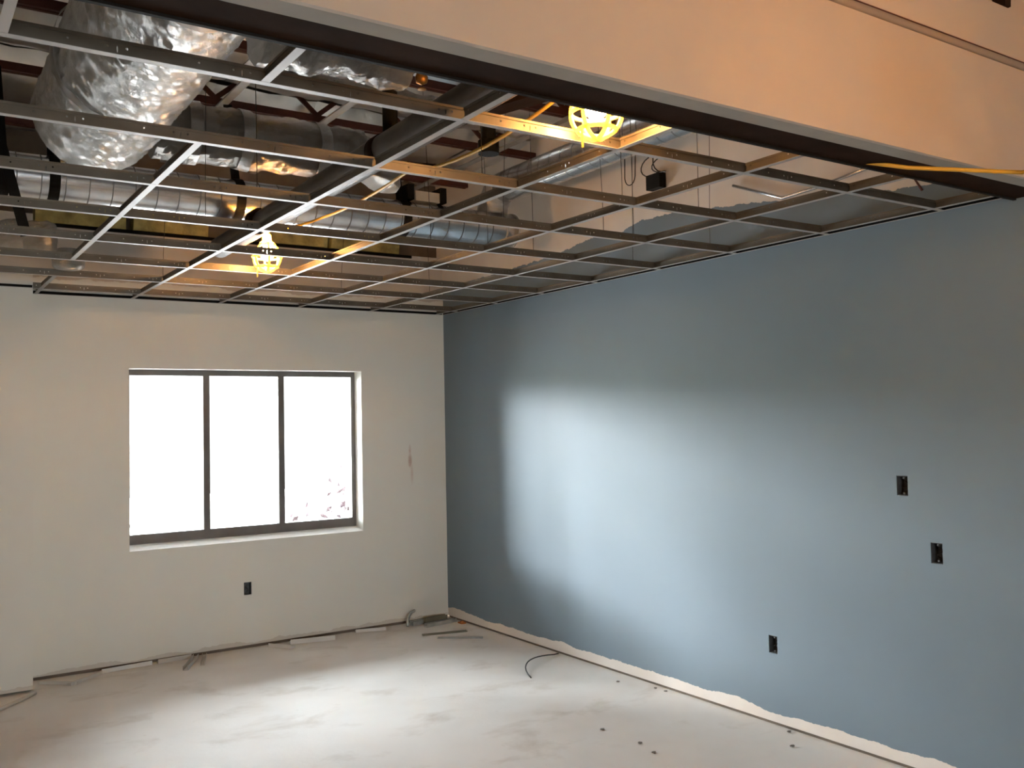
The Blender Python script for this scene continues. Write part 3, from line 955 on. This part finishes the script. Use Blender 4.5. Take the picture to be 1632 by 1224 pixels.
cp += sag((-1.86, -1.86, 2.835), (-2.03, -3.25, 2.755), 0.02)
cp += sag((-2.03, -3.25, 2.755), (-2.05, -4.40, 2.74), 0.05)
cp += sag((-2.05, -4.40, 2.74), top(L1), 0.0, 6)
cp += sag(top(L1), (-1.70, -4.745, 2.66), 0.0, 6)
cp += sag((-1.70, -4.745, 2.66), (-1.15, -4.775, 2.575), 0.0, 8)
cp += sag((-1.15, -4.775, 2.575), (-0.93, -4.97, 2.519), 0.0, 6)
cp += sag((-0.93, -4.97, 2.519), (-0.58, -5.19, 2.497), 0.0, 6)
cp += sag((-0.58, -5.19, 2.497), top(NEAR_FILL[0]), 0.06)
cp += sag(top(NEAR_FILL[0]), top(NEAR_FILL[1]), 0.08) + sag(top(NEAR_FILL[1]), top(NEAR_FILL[2]), 0.08) + [top(NEAR_FILL[2])]
tag(MB().tube(cp, 0.0075, 8).build('lamp_cord', 'yellowcord', None, smooth=True),
    'yellow cord strung through the grid between caged lamps and under header', 'cord')

# ------------------------------------------------------------------ scraps on the floor
def channel(a, b, wdt, hgt, mat, label, name='metal_scrap', z=0.0, cat='scrap', group='scraps along the window wall'):
    a, b = Vector((*a, z)), Vector((*b, z))
    d = (b - a); L = d.length; d.normalize(); ang = math.atan2(d.y, d.x)
    m = MB()
    m.box((0, -wdt / 2, 0.0008), (L, wdt / 2, 0.0028))
    m.box((0, -wdt / 2, 0.0028), (L, -wdt / 2 + 0.002, hgt)).box((0, wdt / 2 - 0.002, 0.0028), (L, wdt / 2, hgt))
    o = m.build(name, mat)
    o.location = a; o.rotation_euler = (0, 0, ang)
    return tag(o, label, cat, group)
def strip(a, b, wdt, hgt, mat, label, z=0.0):
    a, b = Vector((*a, z)), Vector((*b, z))
    d = b - a
    m = MB(); wdt *= 1.3; hgt *= 1.6
    m.box((0, -wdt / 2, 0.0008), (d.length, wdt / 2, hgt * 0.5)).box((0, -wdt / 2, hgt * 0.5), (d.length, -wdt / 2 + 0.006, hgt))
    o = m.build('trim_offcut', mat)
    o.location = a; o.rotation_euler = (0, 0, math.atan2(d.y, d.x))
    return tag(o, label, 'offcut', 'offcuts along the window wall')
channel((-0.40, -0.10), (-0.06, -0.06), 0.05, 0.035, 'stud', 'grey metal stud scrap in the corner pile against white wall')
channel((-0.34, -0.225), (-0.04, -0.185), 0.04, 0.03, 'stud', 'grey metal stud scrap at the front of the corner pile')
channel((-0.30, -0.135), (-0.09, -0.125), 0.03, 0.055, 'darkstud', 'dark metal scrap on edge in middle of the corner pile')
tag(MB().tube([(-0.46, -0.15, 0.013), (-0.45, -0.13, 0.05), (-0.42, -0.10, 0.08), (-0.38, -0.065, 0.098), (-0.33, -0.02, 0.10)], 0.012, 8).build('bent_scrap', 'stud', None, smooth=True),
    'bent grey metal strip curling up from the corner pile', 'scrap')
channel((-0.50, -0.47), (-0.155, -0.56), 0.030, 0.012, 'darkstud', 'dark flat metal strip on floor, first out from corner pile')
channel((-0.45, -0.62), (-0.175, -0.83), 0.030, 0.010, 'stud', 'light grey metal strip on floor, second out from corner pile')
tag(MB().box((-0.055, -0.31, 0.0008), (0.0 - 0.012, -0.25, 0.010)).box((-0.045, -0.29, 0.010), (-0.02, -0.27, 0.018)).build('orange_scrap', 'orange'), 'small orange scrap on floor by the blue wall corner', 'scrap')
strip((-1.552, -0.045), (-1.441, -0.215), 0.035, 0.016, 'offcut', 'short white offcut angled out from the window wall')
strip((-1.41, -0.075), (-1.084, -0.150), 0.035, 0.022, 'offcut', 'long white offcut lying under the window side nearest the corner')
strip((-0.86, -0.03), (-0.63, -0.095), 0.035, 0.016, 'offcut', 'white offcut lying near the corner pile of scraps')
strip((-2.73, -0.07), (-2.40, -0.04), 0.03, 0.018, 'offcut', 'thin pale offcut against the wall toward the pilaster')
strip((-2.96, -0.27), (-2.74, -0.09), 0.03, 0.014, 'drygrey', 'grey offcut angled from wall toward the pilaster')
strip((-3.10, -0.10), (-2.90, -0.26), 0.03, 0.014, 'drygrey', 'dull offcut crossing near the foot of the pilaster')
channel((-2.25, -0.36), (-2.10, -0.06), 0.035, 0.030, 'drygrey', 'dull metal scrap standing out from wall below the window')
channel((-2.12, -0.30), (-2.04, -0.06), 0.030, 0.028, 'drygrey', 'shorter dull scrap beside another, below the window')
strip((-2.36, -0.045), (-2.13, -0.035), 0.03, 0.02, 'drygrey', 'grey offcut pressed to the wall under the window')
tag(MB().tube([(-3.6, -0.85, 0.012), (-3.16, -0.36, 0.012)], 0.011, 10).build('conduit_offcut', 'drygrey', None, smooth=True), 'grey conduit piece on floor before the pilaster', 'offcut')
wp = [(-0.016, -1.573, 0.006)]
for i in range(1, 13):
    u = i / 12
    wp.append((-0.016 - 0.62 * math.sin(u * 1.25) * 0.85, -1.573 - 0.02 - 0.36 * u ** 2.2, 0.006 + 0.025 * math.sin(u * math.pi)))
tag(MB().tube(wp, 0.0045, 8).build('floor_wire', 'wire', None, smooth=True), 'thin grey wire curling out from the blue wall on floor', 'wire')
chips = [(-0.131, -2.352, 'dark crumb of debris on floor near the blue wall middle'), (-0.045, -2.60, 'dark crumb tight against foot of the blue wall'),
         (-0.035, -2.68, 'brown crumb beside another at foot of the blue wall'), (-0.758, -3.262, 'dark fleck on open floor, first of two'),
         (-0.792, -3.403, 'dark fleck on open floor, second of two'), (-0.188, -3.749, 'small crumb on floor below the low wall box'),
         (-0.776, -2.985, 'flat brown fleck on the open concrete floor'), (-0.03, -3.60, 'crumb at blue wall foot below the low box')]
for i, (x, y, lab) in enumerate(chips):
    rnd = random.Random(i)
    b = MB()
    bm = bmesh.new(); bmesh.ops.create_icosphere(bm, subdivisions=1, radius=0.012)
    for v in bm.verts:
        v.co = Vector((v.co.x * rnd.uniform(0.8, 1.6), v.co.y * rnd.uniform(0.7, 1.3), v.co.z * 0.4 * rnd.uniform(0.6, 1.2)))
    zmin = min(v.co.z for v in bm.verts)
    me = bpy.data.meshes.new('floor_crumb'); bm.to_mesh(me); bm.free(); me.materials.append(MT['crumb'])
    tag(link('floor_crumb', me, None, (x, y, -zmin + 0.0003)), lab, 'debris', 'crumbs on the concrete floor')
